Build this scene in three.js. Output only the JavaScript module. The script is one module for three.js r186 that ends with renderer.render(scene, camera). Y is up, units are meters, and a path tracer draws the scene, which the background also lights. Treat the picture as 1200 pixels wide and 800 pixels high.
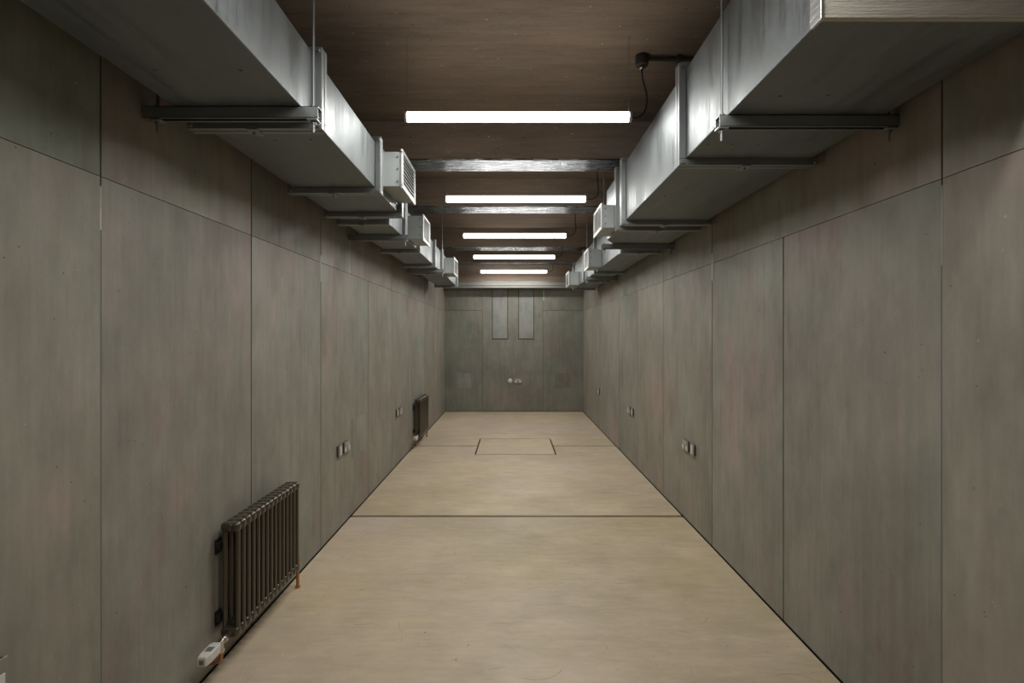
import * as THREE from 'three';
import { RoundedBoxGeometry } from 'three/addons/geometries/RoundedBoxGeometry.js';
import { mergeGeometries } from 'three/addons/utils/BufferGeometryUtils.js';
import { RectAreaLightUniformsLib } from 'three/addons/lights/RectAreaLightUniformsLib.js';

// ---------------------------------------------------------------- camera, lights, exposure
const EYE = 1.45, FOCAL = 625;                       // camera height (m), focal length in pixels of an 800 px high frame
const scene = new THREE.Scene();
scene.background = new THREE.Color(0x000000);
const camera = new THREE.PerspectiveCamera(2 * Math.atan(400 / FOCAL) * 180 / Math.PI, 1.5, 0.05, 60);
camera.position.set(0, EYE, 0);
camera.lookAt(0, EYE, -10);
camera.setViewOffset(1200, 800, 0, 5, 1200, 800);    // small lens shift: the horizon sits just above the middle
const renderer = new THREE.WebGLRenderer({ antialias: true });
renderer.toneMapping = THREE.LinearToneMapping;
renderer.toneMappingExposure = 1.0;
renderer.shadowMap.enabled = true;
RectAreaLightUniformsLib.init();
const LAMP_POWER = 63;                               // area light radiance below each tube
const LAMP_GLOW = 14;                                 // what the eye sees of the diffuser
const LAMP_COLOR = new THREE.Color(1.0, 0.975, 0.925);
const LAMP_Y = EYE + 1.187, LAMP_LEN = 1.22;
const LAMP_D = [2.875, 4.58, 6.234, 7.89, 9.635, 1.14];   // the last one hangs above the camera, out of the frame

// ---------------------------------------------------------------- dimensions
const XL = -1.308, XR = 1.386, ZF = -10.4, ZN = 1.9;
const CEIL = EYE + 1.62, BEAM = EYE + 1.33;
const JOINT_Y = EYE + 0.511;

// ---------------------------------------------------------------- helpers
function rng(seed) { let a = seed >>> 0; return () => { a = (a + 0x6D2B79F5) >>> 0; let t = a; t = Math.imul(t ^ (t >>> 15), t | 1); t ^= t + Math.imul(t ^ (t >>> 7), t | 61); return ((t ^ (t >>> 14)) >>> 0) / 4294967296; }; }
const used = {};
function numbered(name) { const n = used[name] || 0; used[name] = n + 1; return n ? name + '_' + String(n).padStart(3, '0') : name; }
function shadows(o) { o.castShadow = true; o.receiveShadow = true; return o; }
function clean(g) { const r = g.index ? g.toNonIndexed() : g; for (const k of Object.keys(r.attributes)) if (!['position', 'normal', 'uv'].includes(k)) r.deleteAttribute(k); return r; }
function mesh(name, geos, mat, parent) {
  const list = (Array.isArray(geos) ? geos : [geos]).map(clean);
  const m = shadows(new THREE.Mesh(list.length > 1 ? mergeGeometries(list) : list[0], mat));
  if (parent) { m.name = name; parent.add(m); } else { m.name = numbered(name); scene.add(m); }
  return m;
}
function thing(name, label, category, [x, y, z], group) {
  const o = new THREE.Group(); o.name = numbered(name); scene.add(o); o.position.set(x, y, z);
  o.userData = { label, category }; if (group) o.userData.group = group;
  return o;
}
function structure(o) { o.userData.kind = 'structure'; return o; }
function box(x0, x1, y0, y1, z0, z1, r = 0) {
  const w = Math.abs(x1 - x0), h = Math.abs(y1 - y0), d = Math.abs(z1 - z0);
  const g = r ? new RoundedBoxGeometry(w, h, d, 2, r) : new THREE.BoxGeometry(w, h, d);
  g.translate((x0 + x1) / 2, (y0 + y1) / 2, (z0 + z1) / 2);
  return g;
}
// texture coordinates in metres, taken from the face's own plane
function metreUV(g, scale = 1, du = 0, dv = 0, swap = false) {
  g = g.index ? g.toNonIndexed() : g; const p = g.attributes.position, n = g.attributes.normal, uv = new Float32Array(p.count * 2);
  for (let i = 0; i < p.count; i++) {
    const ax = Math.abs(n.getX(i)), ay = Math.abs(n.getY(i)), az = Math.abs(n.getZ(i)); let u, v;
    if (ay > ax && ay > az) { u = p.getX(i); v = p.getZ(i); } else if (ax > az) { u = p.getZ(i); v = p.getY(i); } else { u = p.getX(i); v = p.getY(i); }
    if (swap) [u, v] = [v, u];
    uv[2 * i] = u * scale + du; uv[2 * i + 1] = v * scale + dv;
  }
  g.setAttribute('uv', new THREE.BufferAttribute(uv, 2)); return g;
}
function rod(a, b, r, seg = 12) {
  const A = new THREE.Vector3(...a), B = new THREE.Vector3(...b), d = B.clone().sub(A);
  const g = new THREE.CylinderGeometry(r, r, d.length(), seg);
  g.applyQuaternion(new THREE.Quaternion().setFromUnitVectors(new THREE.Vector3(0, 1, 0), d.clone().normalize()));
  g.translate((A.x + B.x) / 2, (A.y + B.y) / 2, (A.z + B.z) / 2); return g;
}
function hose(points, r, seg = 40, rs = 10) { return new THREE.TubeGeometry(new THREE.CatmullRomCurve3(points.map((p) => new THREE.Vector3(...p))), seg, r, rs, false); }
function lathe(profile, seg = 20) { return new THREE.LatheGeometry(profile.map(([r, y]) => new THREE.Vector2(r, y)), seg); }
function hexNut(r, h, x, y, z) { const g = new THREE.CylinderGeometry(r, r, h, 6); g.translate(x, y, z); return g; }

// ---------------------------------------------------------------- noise textures (periodic value noise)
function layer(out, W, H, nx, ny, amp, seed) {
  const R = rng(seed), L = new Float32Array(nx * ny); for (let i = 0; i < L.length; i++) L[i] = R() * 2 - 1;
  const xi = new Int32Array(W), xf = new Float32Array(W);
  for (let x = 0; x < W; x++) { const t = x / W * nx, i = Math.floor(t); let f = t - i; xi[x] = i; xf[x] = f * f * (3 - 2 * f); }
  for (let y = 0; y < H; y++) {
    const t = y / H * ny, j = Math.floor(t); let f = t - j; f = f * f * (3 - 2 * f);
    const r0 = j * nx, r1 = ((j + 1) % ny) * nx, o = y * W;
    for (let x = 0; x < W; x++) {
      const i = xi[x], k = i + 1 === nx ? 0 : i + 1, s = xf[x];
      const a = L[r0 + i] + (L[r0 + k] - L[r0 + i]) * s, b = L[r1 + i] + (L[r1 + k] - L[r1 + i]) * s;
      out[o + x] += amp * (a + (b - a) * f);
    }
  }
}
function noise(W, H, layers, seed) { const o = new Float32Array(W * H); layers.forEach(([nx, ny, a], i) => layer(o, W, H, nx, ny, a, seed * 131 + i * 17 + 5)); return o; }
const toS = (v) => { v = Math.min(1, Math.max(0, v)); return 255 * (v <= 0.0031308 ? v * 12.92 : 1.055 * Math.pow(v, 1 / 2.4) - 0.055); };
const LUT = new Uint8Array(4097); for (let i = 0; i <= 4096; i++) LUT[i] = Math.round(toS(i / 4096));
const s8 = (v) => LUT[v <= 0 ? 0 : v >= 1 ? 4096 : (v * 4096) | 0];
function dataTexture(data, W, H, srgb) {
  const t = new THREE.DataTexture(data, W, H, THREE.RGBAFormat); t.wrapS = t.wrapT = THREE.RepeatWrapping;
  t.magFilter = THREE.LinearFilter; t.minFilter = THREE.LinearMipmapLinearFilter; t.generateMipmaps = true;
  if (srgb) t.colorSpace = THREE.SRGBColorSpace; t.needsUpdate = true; return t;
}
function colorTexture(W, H, fn) { const d = new Uint8Array(W * H * 4), c = [0, 0, 0]; for (let y = 0, i = 0; y < H; y++) for (let x = 0; x < W; x++, i++) { fn(i, c, x, y); d[4 * i] = s8(c[0]); d[4 * i + 1] = s8(c[1]); d[4 * i + 2] = s8(c[2]); d[4 * i + 3] = 255; } return dataTexture(d, W, H, true); }
function greyTexture(W, H, fn) { const d = new Uint8Array(W * H * 4); for (let i = 0; i < W * H; i++) { const v = Math.max(0, Math.min(255, Math.round(255 * fn(i)))); d[4 * i] = d[4 * i + 1] = d[4 * i + 2] = v; d[4 * i + 3] = 255; } return dataTexture(d, W, H, false); }
const smooth = (a, b, v) => { const t = Math.min(1, Math.max(0, (v - a) / (b - a))); return t * t * (3 - 2 * t); };

// cement board of the walls: 4 m x 4 m
const WT = 2048;
const wallTone = noise(WT, WT, [[6, 5, .45], [14, 11, .55], [30, 22, .55], [70, 44, .4], [150, 90, .25], [110, 12, .34], [260, 20, .3], [520, 40, .15]], 1);
const wallPink = noise(WT, WT, [[6, 5, .8], [15, 10, .7], [40, 22, .5], [110, 30, .3]], 2);
const wallGreen = noise(WT, WT, [[5, 4, .8], [11, 9, .7], [36, 18, .4]], 3);
const wallGrain = noise(WT, WT, [[1024, 512, .5], [256, 200, .4], [600, 90, .5]], 4);
const wallMap = colorTexture(WT, WT, (i, c) => {
  const t = 1 + .17 * wallTone[i] + .05 * wallGrain[i], p = smooth(.0, 1.3, wallPink[i]), g = smooth(.0, 1.2, wallGreen[i]);
  c[0] = t * (.262 + .040 * p - .022 * g); c[1] = t * (.250 - .004 * p + .006 * g); c[2] = t * (.214 + .004 * p + .002 * g);
});
{ // pinholes, screw heads filled over and lime specks
  const d = wallMap.image.data, R = rng(77);
  for (let k = 0; k < 300; k++) {
    const x = Math.floor(R() * WT), y = Math.floor(R() * WT), r = R() < .12 ? 2 : 1, v = R() < .6 ? .62 : 1.22;
    for (let a = -r; a <= r; a++) for (let b = -r; b <= r; b++) if (a * a + b * b <= r * r) { const i = 4 * (((y + b + WT) % WT) * WT + ((x + a + WT) % WT)); for (let c = 0; c < 3; c++) d[i + c] = Math.min(255, d[i + c] * v); }
  }
}
const wallRough = greyTexture(1024, 1024, (() => { const n = noise(1024, 1024, [[6, 4, .5], [60, 8, .5], [200, 20, .4], [512, 300, .3]], 6); return (i) => .58 + .1 * n[i]; })());
const wallBump = greyTexture(1024, 1024, (() => { const n = noise(1024, 1024, [[20, 12, .4], [90, 40, .3], [512, 300, .3]], 7); return (i) => .5 + .3 * n[i]; })());

// polished concrete of the floor: 5 m x 5 m
const floorMap = (() => {
  const W = 2048, a = noise(W, W, [[5, 5, .6], [11, 12, .5], [25, 30, .4], [60, 80, .3], [26, 150, .32], [60, 320, .28], [140, 240, .2]], 11), b = noise(W, W, [[4, 5, .8], [9, 12, .6], [30, 40, .3]], 12), g = noise(W, W, [[1024, 1024, .5], [300, 500, .5]], 13);
  const t = colorTexture(W, W, (i, c) => {
    const v = 1 + .155 * a[i] + .04 * g[i], o = smooth(.1, 1.3, b[i]), p = smooth(.1, 1.3, -b[i]);
    c[0] = v * (.520 + .01 * p - .03 * o); c[1] = v * (.430 + .008 * p - .025 * o); c[2] = v * (.312 + .04 * p - .055 * o);
  });
  const d = t.image.data, R = rng(5);
  const dab = (x, y, k) => { x = ((Math.round(x) % W) + W) % W; y = ((Math.round(y) % W) + W) % W; const i = 4 * (y * W + x); for (let c = 0; c < 3; c++) d[i + c] = Math.min(255, d[i + c] * k); };
  for (let k = 0; k < 700; k++) {                       // trowel sweeps and scratches
    let x = R() * W, y = R() * W, th = R() * 6.28; const turn = (R() - .5) * .05, n = 10 + R() * R() * 80, tone = R() < .7 ? .87 : 1.07, wide = R() < .3;
    for (let s = 0; s < n; s++) { x += Math.cos(th); y += Math.sin(th); th += turn; dab(x, y, tone); if (wide) dab(x + 1, y, tone); }
  }
  for (let k = 0; k < 320; k++) { const x = R() * W, y = R() * W, v = R() < .7 ? .62 : 1.15; dab(x, y, v); dab(x + 1, y, v); dab(x, y + 1, v); dab(x + 1, y + 1, v); if (R() < .15) for (let q = -2; q < 3; q++) { dab(x + q, y, v); dab(x, y + q, v); } }
  return t;
})();
const floorRough = greyTexture(1024, 1024, (() => { const n = noise(1024, 1024, [[7, 7, .5], [30, 30, .4], [120, 120, .4], [512, 512, .3]], 14); return (i) => .52 + .11 * n[i]; })());

// board-marked concrete of the ceiling: 4 m x 4 m, boards run across the room
const CW = 1536;
const ceilA = noise(CW, CW, [[4, 6, .5], [8, 14, .45], [14, 60, .3], [26, 180, .25], [60, 420, .18]], 21), ceilB = noise(CW, CW, [[5, 4, .8], [11, 10, .6], [30, 60, .3]], 22), ceilG = noise(CW, CW, [[768, 768, .6], [200, 500, .5]], 23);
const boardTone = (() => { const R = rng(9), a = []; for (let i = 0; i < 27; i++) a.push(R() - .5); return a; })();
const ceilMap = colorTexture(CW, CW, (i, c, x, y) => {
  const by = y / CW * 27, k = Math.floor(by), f = by - k;
  const seam = f < .03 ? .90 : 1, g = smooth(.0, 1.2, ceilB[i]);
  const v = (1 + .32 * ceilA[i] + .09 * ceilG[i] + .10 * boardTone[k]) * seam;
  c[0] = v * (.235 - .02 * g); c[1] = v * (.178 + .008 * g); c[2] = v * (.134 + .024 * g);
});
{ const d = ceilMap.image.data, R = rng(31);            // lime specks and chipped spots
  for (let k = 0; k < 1500; k++) { const x = Math.floor(R() * CW), y = Math.floor(R() * CW), v = R() < .55 ? 1.7 : .5, l = 1 + Math.floor(R() * R() * 5);
    for (let a = 0; a < l; a++) for (let b = 0; b < 1 + (l > 2); b++) { const i = 4 * (((y + b) % CW) * CW + (x + a) % CW); for (let c = 0; c < 3; c++) d[i + c] = Math.min(255, d[i + c] * v); } } }
const ceilBump = greyTexture(CW, CW, (i) => { const f = (Math.floor(i / CW) / CW * 27) % 1; return .5 + .22 * ceilA[i] + .05 * ceilG[i] - (f < .03 ? .2 : 0); });

// zinc: faint spangle and long vertical smears
const zincN = noise(1024, 1024, [[12, 3, .4], [40, 4, .5], [120, 6, .35], [260, 14, .25], [200, 200, .12]], 41), zincS = noise(1024, 1024, [[70, 70, .6], [160, 160, .6], [9, 9, .5]], 42);
const zincMap = colorTexture(1024, 1024, (i, c) => { const v = 1 + .10 * zincN[i] + .08 * zincS[i]; c[0] = v * .228; c[1] = v * .248; c[2] = v * .254; });
const zincRough = greyTexture(1024, 1024, (i) => .50 + .16 * zincN[i] + .04 * zincS[i]);
const steelBump = greyTexture(1024, 1024, (() => { const n = noise(1024, 1024, [[14, 140, .5], [26, 280, .5], [50, 500, .3]], 44); return (i) => .5 + .3 * n[i]; })());

const steelRough = greyTexture(1024, 1024, (() => { const n = noise(1024, 1024, [[10, 110, .5], [20, 256, .6], [40, 512, .4]], 45); return (i) => .24 + .22 * n[i]; })());

// ---------------------------------------------------------------- materials
const M = {};
M.panel = [0, 1, 2, 3].map((k) => new THREE.MeshStandardMaterial({ color: [new THREE.Color(1, 1, 1), new THREE.Color(.96, .95, .945), new THREE.Color(1.03, .995, .97), new THREE.Color(.99, .985, .96)][k], map: wallMap, roughnessMap: wallRough, roughness: 1, bumpMap: wallBump, bumpScale: .0015 }));
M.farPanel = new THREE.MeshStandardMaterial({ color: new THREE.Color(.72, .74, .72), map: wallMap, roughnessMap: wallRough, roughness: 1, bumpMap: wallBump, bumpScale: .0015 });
M.infill = new THREE.MeshStandardMaterial({ color: new THREE.Color(.92, .95, 1.04), map: wallMap, roughness: .7 });
M.backing = new THREE.MeshStandardMaterial({ color: new THREE.Color(.05, .045, .038), roughness: .95 });
M.sealantBlue = new THREE.MeshStandardMaterial({ color: new THREE.Color(.20, .20, .205), roughness: .45 });
M.sealantWhite = new THREE.MeshStandardMaterial({ color: new THREE.Color(.55, .55, .52), roughness: .4 });
M.floor = new THREE.MeshStandardMaterial({ map: floorMap, roughnessMap: floorRough, roughness: 1 });
M.ceiling = new THREE.MeshStandardMaterial({ map: ceilMap, roughness: .85, bumpMap: ceilBump, bumpScale: .004 });
M.flangeSteel = new THREE.MeshStandardMaterial({ color: new THREE.Color(.25, .28, .31), metalness: .95, roughness: 1, roughnessMap: steelRough, bumpMap: steelBump, bumpScale: .02 });
M.zinc = new THREE.MeshStandardMaterial({ map: zincMap, metalness: .84, roughnessMap: zincRough, roughness: 1 });
M.zincPlain = new THREE.MeshStandardMaterial({ color: new THREE.Color(.33, .35, .355), metalness: .8, roughness: .45 });
M.zincDark = new THREE.MeshStandardMaterial({ color: new THREE.Color(.22, .22, .22), metalness: .8, roughness: .5 });
M.grille = new THREE.MeshStandardMaterial({ color: new THREE.Color(.56, .58, .58), metalness: .3, roughness: .42 });
M.trim = new THREE.MeshStandardMaterial({ color: new THREE.Color(.24, .24, .22), metalness: .2, roughness: .5 });
M.outlet = new THREE.MeshStandardMaterial({ color: new THREE.Color(.44, .47, .47), metalness: .5, roughness: .45 });
M.dark = new THREE.MeshStandardMaterial({ color: new THREE.Color(.02, .02, .02), roughness: .9 });
M.insulation = new THREE.MeshStandardMaterial({ color: new THREE.Color(.46, .435, .375), roughness: .95, bumpMap: ceilBump, bumpScale: .005 });
M.foil = new THREE.MeshStandardMaterial({ color: new THREE.Color(.8, .81, .83), metalness: 1, roughness: .4, bumpMap: steelBump, bumpScale: .0015 });
M.bronze = new THREE.MeshPhysicalMaterial({ color: new THREE.Color(.085, .072, .052), metalness: .6, roughness: .3, clearcoat: .5, clearcoatRoughness: .2 });
M.copper = new THREE.MeshStandardMaterial({ color: new THREE.Color(.50, .235, .12), metalness: .9, roughness: .35 });
M.chrome = new THREE.MeshStandardMaterial({ color: new THREE.Color(.62, .60, .56), metalness: .95, roughness: .25 });
M.whitePlastic = new THREE.MeshStandardMaterial({ color: new THREE.Color(.66, .65, .61), roughness: .4 });
M.greyPlastic = new THREE.MeshStandardMaterial({ color: new THREE.Color(.16, .16, .155), roughness: .5 });
M.plate = new THREE.MeshStandardMaterial({ color: new THREE.Color(.33, .32, .30), metalness: .75, roughness: .4 });
M.plateBox = new THREE.MeshStandardMaterial({ color: new THREE.Color(.05, .045, .04), roughness: .6 });
M.blackRubber = new THREE.MeshStandardMaterial({ color: new THREE.Color(.015, .015, .015), roughness: .6 });
M.pvcGrey = new THREE.MeshStandardMaterial({ color: new THREE.Color(.045, .045, .045), roughness: .5 });
M.diffuser = new THREE.MeshStandardMaterial({ color: 0xffffff, emissive: LAMP_COLOR, emissiveIntensity: LAMP_GLOW, roughness: .5 });
M.housing = new THREE.MeshStandardMaterial({ color: new THREE.Color(.9, .9, .9), emissive: LAMP_COLOR, emissiveIntensity: 4, roughness: .4 });

// ---------------------------------------------------------------- floor
const floor = structure(mesh('floor', box(XL - .3, XR + .3, -.25, -.03, ZF - .3, ZN + .3), M.backing));
const HX0 = -.446, HX1 = .535, HD0 = 6.63, HD1 = 7.62, JD = 7.13;   // access hatch and the joint that meets it
{
  const gap = .018, xa = XL + .004, xb = XR - .004;
  const slab = (pts, k) => {
    const s = new THREE.Shape(pts.map(([x, d]) => new THREE.Vector2(x, d)));
    const g = new THREE.ExtrudeGeometry(s, { depth: .024, bevelEnabled: true, bevelThickness: .003, bevelSize: .003, bevelOffset: -.003, bevelSegments: 1 });
    g.rotateX(-Math.PI / 2); g.translate(0, -.027, 0);                // shape y runs along -z
    mesh('floor_slab', metreUV(g, 1 / 5, .31 * k, .17 * k), M.floor, floor);
  };
  slab([[xa, -ZN], [xb, -ZN], [xb, 4.304], [xa, 4.304]], 0);
  const h0 = HX0 - gap, h1 = HX1 + gap;
  slab([[xa, 4.348], [xb, 4.348], [xb, JD - .028], [h1, JD - .028], [h1, HD0 - .04], [h0, HD0 - .04], [h0, JD - .028], [xa, JD - .028]], 1);
  slab([[xa, JD + .028], [h0, JD + .028], [h0, HD1 + .03], [h1, HD1 + .03], [h1, JD + .028], [xb, JD + .028], [xb, -ZF - .012], [xa, -ZF - .012]], 2);
  const hatch = thing('floor_hatch', 'flush concrete access cover outlined by dark joints in the far part of the floor', 'hatch', [(HX0 + HX1) / 2, -.03, -(HD0 + HD1) / 2]);
  const g = new RoundedBoxGeometry(HX1 - HX0, .028, HD1 - HD0, 2, .003); g.translate(0, .0145, 0);
  mesh('cover', metreUV(g, 1 / 5, .66, .42), M.floor, hatch);
}

// ---------------------------------------------------------------- walls: dark backing with cement boards proud of it
const PT = .014;
const R0 = rng(2024);
function panelGeo(x0, x1, y0, y1, z0, z1) { return metreUV(box(x0, x1, y0, y1, z0, z1), 1 / 4, R0(), R0()); }
function sideWall(name, X, side, lowJoints, topJoints) {
  const wall = structure(mesh(name, box(X, X + side * .25, -.03, CEIL + .2, ZF - .25, ZN + .25), M.backing));
  wall.geometry.translate(side * PT, 0, 0);
    const gap = (d) => d < 2 ? .0036 : .0055;
  const rowOf = (joints, y0, y1, kk) => {
    const e = [-ZN, ...joints, -ZF];
    for (let i = 0; i + 1 < e.length; i++) mesh('cement_board', panelGeo(X, X + side * PT, y0, y1, -(e[i] + (i ? gap(e[i]) : 0)), -(e[i + 1] - gap(e[i + 1]))), M.panel[(i * 3 + kk) % 4], wall);
  };
  rowOf(lowJoints, .007, JOINT_Y - .0013, 0); rowOf(topJoints, JOINT_Y + .0013, CEIL - .004, 1);
  return wall;
}
const wallL = sideWall('wall_left', XL, -1, [-.26, .72, 1.696, 2.676, 3.65, 4.85, 5.80, 6.75, 7.97, 8.93], [-.26, .72, 1.696, 2.676, 3.65, 4.35, 5.80, 6.75, 7.97, 8.93]);
const wallR = sideWall('wall_right', XR, 1, [-.28, .72, 1.719, 2.724, 3.694, 4.894, 5.893, 6.90, 8.17, 9.12], [-.28, .72, 1.719, 3.694, 4.894, 5.893, 6.90, 8.17, 9.12]);
// mastic in two of the joints, smeared white at the top
mesh('joint_sealant', box(XL - .012, XL - .001, .014, JOINT_Y - .17, -1.7005, -1.6915), M.sealantBlue, wallL);
mesh('joint_sealant', [box(XL - .012, XL + .0008, JOINT_Y - .17, JOINT_Y - .10, -1.6995, -1.6925, .002), box(XL - .012, XL + .0008, JOINT_Y - .10, JOINT_Y - .03, -1.6990, -1.6940, .002)], M.sealantWhite, wallL);
mesh('joint_sealant', box(XR + .001, XR + .012, .014, JOINT_Y - .28, -1.7225, -1.7155), M.sealantBlue, wallR);
mesh('joint_sealant', [box(XR - .0008, XR + .012, JOINT_Y - .28, JOINT_Y - .02, -1.7208, -1.7172, .0015)], M.sealantWhite, wallR);
mesh('joint_sealant', [box(XR - .0008, XR + .012, JOINT_Y - .12, JOINT_Y + .07, -3.6985, -3.6895, .002)], M.sealantWhite, wallR);
mesh('joint_sealant', [box(XL - .012, XL + .0008, JOINT_Y - .13, JOINT_Y + .05, -3.654, -3.646, .002)], M.sealantWhite, wallL);

// end wall: boards around two tall infilled openings
const wallF = structure(mesh('wall_far', box(XL - .25, XR + .25, -.03, CEIL + .2, ZF - .25, ZF), M.backing));
wallF.geometry.translate(0, 0, -PT);
const px = (x) => (x - 600) / 625 * 10.4, py = (y) => EYE + (395 - y) / 625 * 10.4;
{
  const top = CEIL, jy = py(363.6), b = py(397.7);
  const a0 = px(576.6), a1 = px(595.3), c0 = px(607.4), c1 = px(626), s0 = px(565.5), s1 = px(636.2);
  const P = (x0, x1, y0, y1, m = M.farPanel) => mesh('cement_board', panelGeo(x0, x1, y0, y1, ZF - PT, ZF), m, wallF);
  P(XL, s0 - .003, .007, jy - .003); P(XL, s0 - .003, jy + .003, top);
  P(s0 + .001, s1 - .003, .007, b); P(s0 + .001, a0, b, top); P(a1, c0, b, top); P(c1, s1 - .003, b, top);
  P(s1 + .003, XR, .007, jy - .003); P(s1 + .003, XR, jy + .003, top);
  for (const [x0, x1] of [[a0, a1], [c0, c1]]) mesh('infill_panel', panelGeo(x0 + .014, x1 - .014, b + .02, top, ZF - PT - .001, ZF - .006), M.infill, wallF);
  mesh('joint_sealant', box(px(636.6), px(637.6), py(352), py(339), ZF - .002, ZF + .002), M.sealantWhite, wallF);
  // flush access covers low on the end wall
  const cover = (x0, x1, y0, y1, m) => mesh('access_cover', panelGeo(px(x0), px(x1), py(y1), py(y0), ZF - .002, ZF + .005), m, wallF);
  cover(535, 552, 437, 455, M.infill); cover(651, 668, 437, 454.5, new THREE.MeshStandardMaterial({ color: new THREE.Color(.58, .62, .60), map: wallMap, roughness: .8 }));
}
mesh('access_cover', panelGeo(XL - .002, XL + .003, EYE - .99, EYE - .67, -4.84, -4.36), M.panel[0], wallL);
structure(mesh('wall_near', metreUV(box(XL - .25, XR + .25, -.03, CEIL + .2, ZN, ZN + .25), 1 / 4), M.panel[0]));

// ---------------------------------------------------------------- ceiling with cased beams; each shows the steel of its lower flange
const ceiling = structure(mesh('ceiling', metreUV(box(XL - .25, XR + .25, CEIL, CEIL + .25, ZF - .25, ZN + .25), 1 / 4), M.ceiling));
const BEAMS = [[.30, .57], [1.70, 1.97], [4.006, 4.274], [5.444, 5.73], [7.917, 8.21], [9.53, 9.79]];
for (const [d0, d1] of BEAMS) {
  const beam = mesh('concrete_beam', metreUV(box(XL - PT, XR + PT, BEAM + .012, CEIL + .01, -d1 - .006, -d0), 1 / 4, R0(), R0()), M.ceiling, ceiling);
  mesh('steel_flange', metreUV(box(XL - PT, XR + PT, BEAM, BEAM + .02, -d1, -d0 - .008), .6, R0(), R0()), M.flangeSteel, beam);
}
{
  const beam = mesh('concrete_beam', metreUV(box(XL - PT, XR + PT, EYE + 1.062, CEIL + .01, ZF - .01, -10.06), 1 / 4, .3, .2), M.ceiling, ceiling);
  mesh('steel_flange', metreUV(box(XL - PT, XR + PT, EYE + 1.048, EYE + 1.064, ZF, -10.07), .6, .1, .1), M.zincDark, beam);
  structure(mesh('trim_1', [metreUV(box(XL, XR, EYE + .972, EYE + 1.047, ZF, -10.075, .008), .6), metreUV(box(XL, XR, EYE + .934, EYE + .972, ZF, -10.09, .006), .6)], M.trim));
}

// ---------------------------------------------------------------- tube lights
const LAMP_LABELS = [
  ['white LED tube light whose cable comes from the black junction box, before the first beam'],
  ['white LED tube light hung between the first and second ceiling beams'],
  ['white LED tube light hung between the second and third ceiling beams'],
  ['white LED tube light hung directly beneath the third ceiling beam'],
  ['white LED tube light hung close to the end wall beneath the last steel-faced beam'],
  ['white LED tube light above the camera, out of the frame'],
];
const lampX = 7 / 625 * 2.875;
LAMP_D.forEach((d, i) => {
  const t = thing('tube_light', LAMP_LABELS[i][0], 'light', [lampX, LAMP_Y, -d], 'tube lights along the ceiling');
  const h = LAMP_LEN / 2;
  const arc = (r0, a0, a1, len) => { const s = new THREE.Shape(); s.absarc(0, 0, r0, a0, a1, false); s.closePath(); const g = new THREE.ExtrudeGeometry(s, { depth: len, bevelEnabled: false, curveSegments: 24 }); g.translate(0, 0, -len / 2); g.rotateY(Math.PI / 2); return g; };
  mesh('diffuser', arc(.0275, Math.PI * .83, Math.PI * 2.17, LAMP_LEN - .03), M.diffuser, t);
  mesh('housing', arc(.027, Math.PI * .17, Math.PI * .83, LAMP_LEN - .03), M.housing, t);
  for (const s of [-1, 1]) {
    const cap = lathe([[0, 0], [.026, 0], [.029, .003], [.029, .015], [0, .015]], 24); cap.rotateZ(-s * Math.PI / 2); cap.translate(s * (h - .015), 0, 0);
    mesh('end_cap', cap, M.whitePlastic, t);
  }
  const underBeam = BEAMS.some(([a, b]) => d > a && d < b), topY = (underBeam ? BEAM : CEIL) - LAMP_Y;
  for (const s of [-1, 1]) mesh('hanger_wire', [rod([s * (h - .012), .031, 0], [s * (h - .012), topY, 0], .0016, 6), rod([s * (h - .012), .030, 0], [s * (h - .012), .055, 0], .004, 8)], M.zincDark, t);
  // flexible lead from the ceiling to the end of the fitting
  const bx = h + .17, back = underBeam ? .38 : .195, up = CEIL - LAMP_Y, zz = -back;
  const pts = i ? [[h - .002, 0, 0], [h + .05, .002, -.01], [h + .105, .06, -.3 * back], [h + .112, .2, -.6 * back], [h + .115, up - .004, zz]]
    : [[h - .002, -.002, 0], [h + .03, .0, -.01], [h + .085, .05, -.06], [h + .115, .16, -.12], [h + .105, .30, -.18], [h + .105, up - .082, zz]];
  mesh('power_lead', hose(pts, .0048), M.blackRubber, t);
  if (i) mesh('ceiling_gland', lathe([[0, 0], [.014, 0], [.02, .01], [.02, .018], [0, .018]], 12).translate(h + .115, up - .018, zz), M.blackRubber, t);
  const light = new THREE.RectAreaLight(LAMP_COLOR, LAMP_POWER, LAMP_LEN - .04, .06);
  light.rotation.x = -Math.PI / 2; light.position.y = -.0295; t.add(light);
  if (!i) {                                            // surface junction box and conduit that feed the first fitting
    const jb = thing('junction_box', 'black junction box on the ceiling above the first tube light', 'junction box', [lampX + h + .105, CEIL, -d - .195]);
    mesh('box', lathe([[0, -.06], [.034, -.06], [.037, -.056], [.037, 0], [0, 0]], 24), M.pvcGrey, jb);
    mesh('cable_gland', lathe([[.0048, -.078], [.012, -.078], [.014, -.07], [.014, -.06], [0, -.06]], 12).translate(0, 0, .0), M.chrome, jb);
    mesh('conduit', [rod([.03, -.02, 0], [.47, -.02, 0], .0115), box(.2, .23, -.034, 0, -.018, .018, .003)], M.pvcGrey, jb);
  }
});

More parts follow.
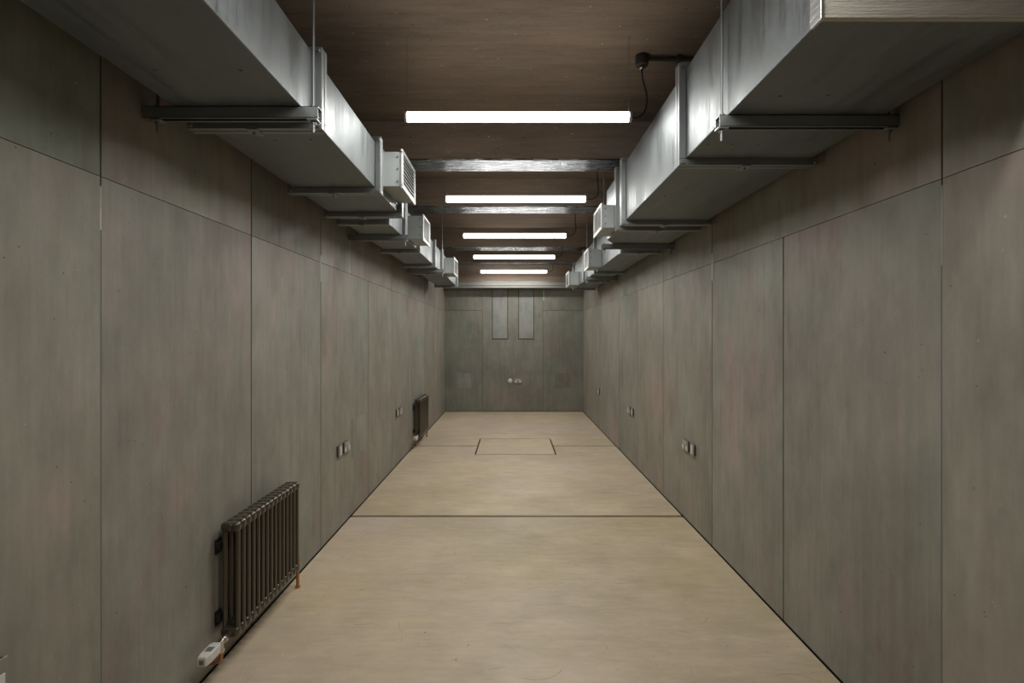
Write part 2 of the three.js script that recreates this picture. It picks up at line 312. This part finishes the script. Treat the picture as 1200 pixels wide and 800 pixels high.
// ---------------------------------------------------------------- ducts
const up = (y) => EYE + y;
function ductBox(x0, x1, y0, y1, d0, d1) { return metreUV(box(x0, x1, up(y0), up(y1), -d1, -d0, .004), 1, R0(), R0()); }
function flangeRing(x0, x1, y0, y1, d, parent) {        // two angle frames back to back with corner bolts, and a clamp below
  const lo = .03, g = [];
  for (const [a, b] of [[d, d + .024], [d + .032, d + .056]]) {
    g.push(box(x0 - lo, x1 + lo, up(y0 - lo), up(y0), -b, -a, .002), box(x0 - lo, x1 + lo, up(y1), up(y1 + lo), -b, -a, .002));
    g.push(box(x0 - lo, x0, up(y0), up(y1), -b, -a, .002), box(x1, x1 + lo, up(y0), up(y1), -b, -a, .002));
  }
  const f = mesh('flange', g.map((q) => metreUV(q, 1)), M.zincPlain, parent);
  for (const x of [x0 - .016, x1 + .016]) for (const y of [y0 - .016, y1 + .016]) { const n = hexNut(.010, .075, 0, 0, 0); n.rotateX(Math.PI / 2); n.translate(x, up(y), -d - .028); mesh('corner_bolt', n, M.zincPlain, f); }
  const xm = (x0 + x1) / 2 - .01; mesh('clamp', [box(xm - .02, xm + .02, up(y0 - lo - .006), up(y0 - lo + .012), -d - .064, -d + .006, .002), rod([xm, up(y0 - lo - .016), -d - .02], [xm, up(y0 - lo), -d - .02], .005)], M.zincPlain, f);
  return f;
}
function outlet(xDuct, dir, proj, y0, y1, d0, d1, parent) {   // short spigot with a louvred grille facing into the room
  const xe = xDuct + dir * proj;
  const o = mesh('outlet_box', metreUV(box(Math.min(xDuct - dir * .02, xe), Math.max(xDuct - dir * .02, xe), up(y0), up(y1), -d1, -d0, .003), 1, R0(), R0()), M.outlet, parent);
  mesh('collar', [box(xDuct, xDuct + dir * .006, up(y0 - .016), up(y1 + .012), -d1 - .016, -d0 + .016)], M.zincPlain, o);
  const fr = .022, e = .012, X0 = Math.min(xe, xe + dir * .012), X1 = Math.max(xe, xe + dir * .012);
  mesh('grille_frame', [box(X0, X1, up(y0 - e), up(y0 - e + fr), -d1 - e, -d0 + e, .002), box(X0, X1, up(y1 + e - fr), up(y1 + e), -d1 - e, -d0 + e, .002), box(X0, X1, up(y0), up(y1), -d1 - e, -d1 - e + fr, .002), box(X0, X1, up(y0), up(y1), -d0 + e - fr, -d0 + e, .002)], M.grille, o);
  mesh('grille_back', box(xe, xe + dir * .001, up(y0), up(y1), -d1, -d0), M.dark, o);
  const n = 8, z0 = -d1 - e + fr, z1 = -d0 + e - fr, ya = y0 - e + fr, yb = y1 + e - fr;
  for (let i = 0; i < n; i++) { const g = box(-.0025, .0025, -.0022, .0022, z0, z1); g.translate(xe + dir * .005, up(ya + (i + .5) / n * (yb - ya)), 0); mesh('louvre_blade', g, M.grille, o); }
  for (const y of [y0 + .03, (y0 + y1) / 2, y1 - .03]) mesh('screw', rod([xe - dir * .02, up(y), -d0 - .001], [xe - dir * .02, up(y), -d0 + .006], .006, 8), M.zincDark, o);
}
function reducer(x0a, x1a, x0b, x1b, y0, y1, d0, d1, parent) {
  const s = new THREE.Shape([[x0a, d0], [x1a, d0], [x1b, d1], [x0b, d1]].map(([x, d]) => new THREE.Vector2(x, d)));
  const g = new THREE.ExtrudeGeometry(s, { depth: y1 - y0, bevelEnabled: false }); g.rotateX(-Math.PI / 2); g.translate(0, up(y0), 0);
  mesh('reducer', metreUV(g, 1), M.zinc, parent);
}
function rivets(list, y, parent) { for (const [x, d] of list) mesh('screw', lathe([[0, -.003], [.004, -.0025], [.006, 0], [0, 0]], 8).translate(x, up(y), -d), M.zincDark, parent); }

const ductA = thing('air_duct', 'shallow galvanised duct with three grilles on the radiator side', 'air duct', [0, 0, 0], 'galvanised air ducts below the ceiling');
const A = { x0: -1.194, xi: -.746, xr: -.884, y0: .815, y1: 1.064 };
for (const [a, b] of [[.3, 2.02], [2.05, 2.90], [2.93, 3.47]]) mesh('duct_section', ductBox(A.x0, A.xi, A.y0, A.y1, a, b), M.zinc, ductA);
for (const d of [2.008, 2.905]) flangeRing(A.x0, A.xi, A.y0, A.y1, d, ductA);
flangeRing(A.x0, A.xi, A.y0, A.y1, 3.474, ductA);
reducer(A.x0, A.xi, A.x0, A.xr, A.y0, A.y1, 3.48, 3.735, ductA);
for (const [a, b] of [[3.72, 4.30], [4.32, 4.95], [4.97, 5.95], [5.97, 6.62], [6.64, 8.44]]) mesh('duct_section', ductBox(A.x0, A.xr, A.y0, A.y1, a, b), M.zinc, ductA);
for (const d of [3.72, 4.31, 4.96, 5.96, 6.62, 8.40]) flangeRing(A.x0, A.xr, A.y0, A.y1, d, ductA);
mesh('end_plate', metreUV(box(A.x0 - .01, A.xr + .01, up(A.y0 - .01), up(A.y1 + .01), -8.475, -8.44, .003), 1), M.zincPlain, ductA);
outlet(A.xi, 1, .108, .868, 1.068, 3.07, 3.45, ductA);
outlet(A.xr, 1, .125, .832, 1.028, 4.51, 4.86, ductA);
outlet(A.xr, 1, .122, .836, 1.036, 6.95, 7.40, ductA);
rivets([[-.83, 1.285], [-1.08, 1.29], [-.83, 1.63], [-1.09, 1.63], [-.83, 2.20], [-.98, 2.21]], A.y0, ductA);

const ductB = thing('air_duct', 'deep galvanised duct with a fibrous insulated end, opposite the radiators', 'air duct', [0, 0, 0], 'galvanised air ducts below the ceiling');
const B = { x1: 1.3316, xi: .7735, xr: 1.018, y0: .795, y1: 1.1925 };
for (const [a, b] of [[1.345, 2.39], [2.42, 3.63], [3.65, 4.36]]) mesh('duct_section', ductBox(B.xi, B.x1, B.y0, B.y1, a, b), M.zinc, ductB);
mesh('insulated_end', metreUV(new RoundedBoxGeometry(B.x1 - B.xi, B.y1 - B.y0, .017, 2, .0015).translate((B.xi + B.x1) / 2, up((B.y0 + B.y1) / 2), -1.337), 1.2), M.insulation, ductB);
mesh('foil_tape', metreUV(box(B.xi - .006, B.xi + .004, up(B.y0 - .004), up(B.y1 + .004), -1.375, -1.326, .003), 1), M.foil, ductB);
for (const d of [2.372, 3.625, 3.825]) flangeRing(B.xi, B.x1, B.y0, B.y1, d, ductB);
reducer(B.xi, B.x1, B.xr, B.x1, B.y0, B.y1, 4.35, 4.89, ductB);
for (const [a, b] of [[4.88, 6.45], [6.47, 7.44], [7.46, 8.72]]) mesh('duct_section', ductBox(B.xr, B.x1, B.y0, B.y1, a, b), M.zinc, ductB);
for (const d of [4.87, 6.44, 7.43, 8.66]) flangeRing(B.xr, B.x1, B.y0, B.y1, d, ductB);
mesh('end_plate', metreUV(box(B.xr - .01, B.x1 + .01, up(B.y0 - .01), up(B.y1 + .01), -8.755, -8.72, .003), 1), M.zincPlain, ductB);
outlet(B.xi, -1, .111, .80, .968, 3.90, 4.24, ductB);
outlet(B.xr, -1, .143, .80, 1.002, 6.06, 6.40, ductB);
outlet(B.xr, -1, .143, .80, 1.000, 8.15, 8.55, ductB);
rivets([[.885, 1.76], [1.04, 1.755], [1.19, 1.77], [.81, 2.2], [.91, 2.2], [1.02, 2.21], [.86, 3.0], [.93, 2.85]], B.y0, ductB);

// trapeze supports: slotted channel under the duct on two threaded rods
function support(label, y, xa, xb, ra, rb, d) {
  const t = thing('duct_support', label, 'duct support', [0, 0, 0], 'channel trapeze supports under the ducts');
  const w = .0205, h = .041, k = .0025, lip = .009, y1 = up(y) - .0005, y0 = y1 - h;
  mesh('strut_channel', [box(xa, xb, y1 - k, y1, -d - 2 * w, -d), box(xa, xb, y0, y1, -d - k, -d), box(xa, xb, y0, y1, -d - 2 * w, -d - 2 * w + k), box(xa, xb, y0, y0 + .004, -d - lip, -d, .001), box(xa, xb, y0, y0 + .004, -d - 2 * w, -d - 2 * w + lip, .001)], M.zincPlain, t);
  const beamAbove = BEAMS.some(([a, b]) => d + w > a && d + w < b);
  for (const x of [ra, rb]) {
    const r = mesh('threaded_rod', rod([x, y0 - .045, -d - w], [x, (beamAbove ? BEAM : CEIL) - .0012, -d - w], .005, 8), M.zincPlain, t);
    mesh('square_washer', box(x - .019, x + .019, y0 - .006, y0, -d - w - .019, -d - w + .019, .001), M.zincPlain, r); mesh('nut', hexNut(.0095, .009, x, y0 - .0105, -d - w), M.zincPlain, r); mesh('nut', hexNut(.0095, .009, x, y1 + .006, -d - w), M.zincPlain, r);
  }
}
support('channel bracket and rods holding the shallow duct at its first visible joint, before its grilles', A.y0, -1.303, -.684, -1.262, -.707, 1.88);
support('channel bracket and rods under the shallow duct just before its middle grille', A.y0, -1.298, -.83, -1.241, -.852, 4.235);
support('channel bracket and rods under the shallow duct just before its last grille', A.y0, -1.25, -.815, -1.235, -.835, 6.37);
support('channel bracket and rods under the deep duct, first bracket past its insulated end', B.y0, .742, 1.384, .757, 1.36, 1.905);
support('channel bracket and rods under the narrowing part of the deep duct, past its first grille', B.y0, .763, 1.384, .785, 1.358, 4.535);
support('channel bracket and rods under the narrow end of the deep duct', B.y0, .975, 1.384, .985, 1.36, 6.99);

// ---------------------------------------------------------------- column radiators
function makeRadiator(label) {                          // origin on the floor line at the wall, near end; runs along -z, x away from the wall
  const t = thing('radiator', label, 'radiator', [0, 0, 0], 'bronze column radiators on the wall');
  const xb = .037, xf = .094, yb = .150, yt = .615, pitch = .0463, n = 15, r = .0105;
  for (let i = 0; i < n; i++) {
    const z = -.023 - i * pitch, g = [];
    for (const x of [xb, xf]) g.push(rod([x, yb + .02, z], [x, yt - .02, z], r, 10));
    for (const [y, s] of [[yb, 1], [yt, -1]]) {          // rounded header of one section
      const h = new RoundedBoxGeometry(xf - xb + .027, .044, pitch - .004, 3, .017); h.translate((xb + xf) / 2, y - s * -.002, z); g.push(h);
      const hub = new THREE.CylinderGeometry(.017, .017, pitch, 14); hub.rotateX(Math.PI / 2); hub.translate((xb + xf) / 2, y, z); g.push(hub);
    }
    mesh('column_section', g, M.bronze, t);
  }
  const L = n * pitch, xm = (xb + xf) / 2;
  for (const z of [.004, -L - .004]) { const p = lathe([[0, 0], [.013, 0], [.014, .006], [.0, .009]], 14); p.rotateX(z > 0 ? Math.PI / 2 : -Math.PI / 2); p.translate(xm, yt, z > 0 ? -.002 : z + .005); mesh('end_plug', p, M.bronze, t); }
  for (const z of [-.03, -L + .035]) for (const y of [yb + .06, yt - .09]) mesh('wall_bracket', [box(0, .008, y - .032, y + .032, z - .022, z + .022, .002), box(.006, xb, y - .008, y + .008, z - .012, z + .012), box(xb - .026, xb - .013, y - .008, y + .022, z - .03, z + .03, .002)], M.blackRubber, t);
  // thermostatic valve lying along the wall at the near end
  const zAxis = (g) => { g.rotateX(Math.PI / 2); g.translate(xm, yb, 0); return g; };
  const valve = mesh('valve_body', [zAxis(lathe([[0, 0], [.012, 0], [.012, .03], [.017, .03], [.017, .05], [.0125, .052], [.0125, .082], [.016, .084], [.016, .1], [0, .1]], 16)), rod([xm, yb, .06], [xm, yb - .035, .06], .011), hexNut(.0145, .016, xm, yb - .034, .06)], M.chrome, t);
  const head = new THREE.ExtrudeGeometry(new THREE.Shape([[-.012, .098], [-.018, .112], [-.018, .175], [-.012, .198], [.012, .198], [.018, .175], [.018, .112], [.012, .098]].map((p) => new THREE.Vector2(...p))), { depth: .028, bevelEnabled: true, bevelSize: .006, bevelThickness: .006, bevelSegments: 3 });
  head.rotateX(Math.PI / 2); head.translate(xm, yb + .014, 0);
  mesh('valve_head', head, M.whitePlastic, valve);
  mesh('display', [box(xm - .014, xm + .014, yb + .0195, yb + .0212, .13, .162, .0008)], M.greyPlastic, valve);
  mesh('end_button', box(xm - .009, xm + .009, yb - .009, yb + .009, .202, .207, .002), M.greyPlastic, valve);
  mesh('copper_pipe', hose([[xm, yb - .03, .06], [xm, yb - .06, .06], [xm - .004, yb - .078, .06], [xm - .026, yb - .086, .06], [.0005, yb - .087, .06]], .0085, 24), M.copper, t);
  mesh('lockshield_valve', [rod([xm, yb, -L + .005], [xm, yb, -L - .06], .010), hexNut(.015, .026, xm, yb, -L - .06), rod([xm, yb + .03, -L - .06], [xm, yb - .03, -L - .06], .011)], M.copper, t);
  mesh('copper_pipe', [rod([xm, yb - .02, -L - .06], [xm, .0, -L - .06], .0085), rod([xm, .012, -L - .06], [xm, .0, -L - .06], .014)], M.copper, t);
  return t;
}
const rad = makeRadiator('bronze column radiator on the wall, closer to the camera, before the floor joints');
rad.position.set(XL + .0012, 0, -2.335);
const rad2 = rad.clone(); rad2.name = numbered('radiator'); scene.add(rad2); rad2.position.set(XL + .0012, 0, -7.02);
rad2.userData = { ...rad.userData, label: 'bronze column radiator low on the wall near the far corner of the room' };

// ---------------------------------------------------------------- sockets: metal plates on shallow boxes
const UNITS = 'metal wall sockets and switches';
function outletPlate(kind, label, [x, y, z], turn, group = UNITS) {   // local: plate in the xy plane, +z towards the room
  const t = thing(kind === 'double' ? 'wall_socket' : kind === 'round' ? 'round_wall_plate' : 'wall_switch', label, kind === 'double' ? 'socket' : kind === 'round' ? 'wall plate' : 'switch', [x, y, z], group);
  t.rotation.y = turn;
  const w = kind === 'double' ? .146 : .086, h = .086;
  if (kind === 'round') {
    const g = lathe([[0, 0], [.044, 0], [.044, .012], [.04, .016], [.028, .017], [.026, .022], [0, .022]], 28); g.rotateX(Math.PI / 2); mesh('plate', g, M.whitePlastic, t);
    const k = lathe([[0, .022], [.012, .022], [.012, .026], [0, .027]], 16); k.rotateX(Math.PI / 2); mesh('centre_cap', k, M.chrome, t); return t;
  }
  mesh('back_box', box(-w / 2 + .003, w / 2 - .003, -h / 2 + .003, h / 2 - .003, 0, .014), M.plateBox, t);
  mesh('face_plate', box(-w / 2, w / 2, -h / 2, h / 2, .012, .018, .002), M.plate, t);
  for (const s of [-1, 1]) { const g = lathe([[0, 0], [.0038, 0], [.003, .0012], [0, .0015]], 8); g.rotateX(Math.PI / 2); g.translate(s * (w / 2 - .011), 0, .018); mesh('screw', g, M.chrome, t); }
  if (kind === 'double') for (const s of [-1, 1]) {
    mesh('switch_rocker', box(s * .022 - .008, s * .022 + .008, .012, .034, .016, .0225, .002), M.whitePlastic, t);
    mesh('socket_insert', box(s * .043 - .021, s * .043 + .021, -.034, .004, .016, .0195, .002), M.whitePlastic, t);
    mesh('pin_slots', [box(s * .043 - .002, s * .043 + .002, -.010, -.001, .0193, .0199), box(s * .043 - .014, s * .043 - .007, -.027, -.022, .0193, .0199), box(s * .043 + .007, s * .043 + .014, -.027, -.022, .0193, .0199)], M.dark, t);
  } else {
    mesh('insert', box(-.019, .019, -.032, .032, .016, .021, .002), M.whitePlastic, t);
    mesh('rocker', box(-.011, .011, -.02, .008, .020, .0235, .001), M.whitePlastic, t);
  }
  return t;
}
const SY = EYE - .856, TL = Math.PI / 2, TR = -Math.PI / 2;
outletPlate('double', 'metal double socket cut by the bottom corner of the frame, before the radiators', [XL, SY, -1.293], TL);
outletPlate('switch', 'metal switched plate with white insert between the two radiators, beside the closer radiator', [XL, SY, -4.02], TL);
outletPlate('double', 'metal double socket between the two radiators, closer of two there, past the floor joint', [XL, SY, -4.185], TL);
outletPlate('switch', 'metal switched plate with white insert just before the far radiator', [XL, SY, -6.04], TL);
outletPlate('double', 'metal double socket just before the far radiator', [XL, SY, -6.21], TL);
outletPlate('switch', 'metal switched plate with white insert on the wall without radiators, closest to the camera', [XR, SY, -4.06], TR);
outletPlate('double', 'metal double socket on the wall without radiators, closest to the camera', [XR, SY, -4.225], TR);
outletPlate('switch', 'metal switched plate with white insert halfway along the wall without radiators', [XR, SY, -6.10], TR);
outletPlate('double', 'metal double socket halfway along the wall without radiators', [XR, SY, -6.27], TR);
outletPlate('switch', 'small single metal plate alone on the wall without radiators, by the end wall', [XR, SY, -8.45], TR);
outletPlate('round', 'round white wall plate on the end wall beside the double socket', [px(597.9), py(446), ZF], 0);
outletPlate('double', 'metal double socket on the end wall beside the round white plate', [px(607), py(446), ZF], 0);

scene.updateMatrixWorld(true);
renderer.render(scene, camera);
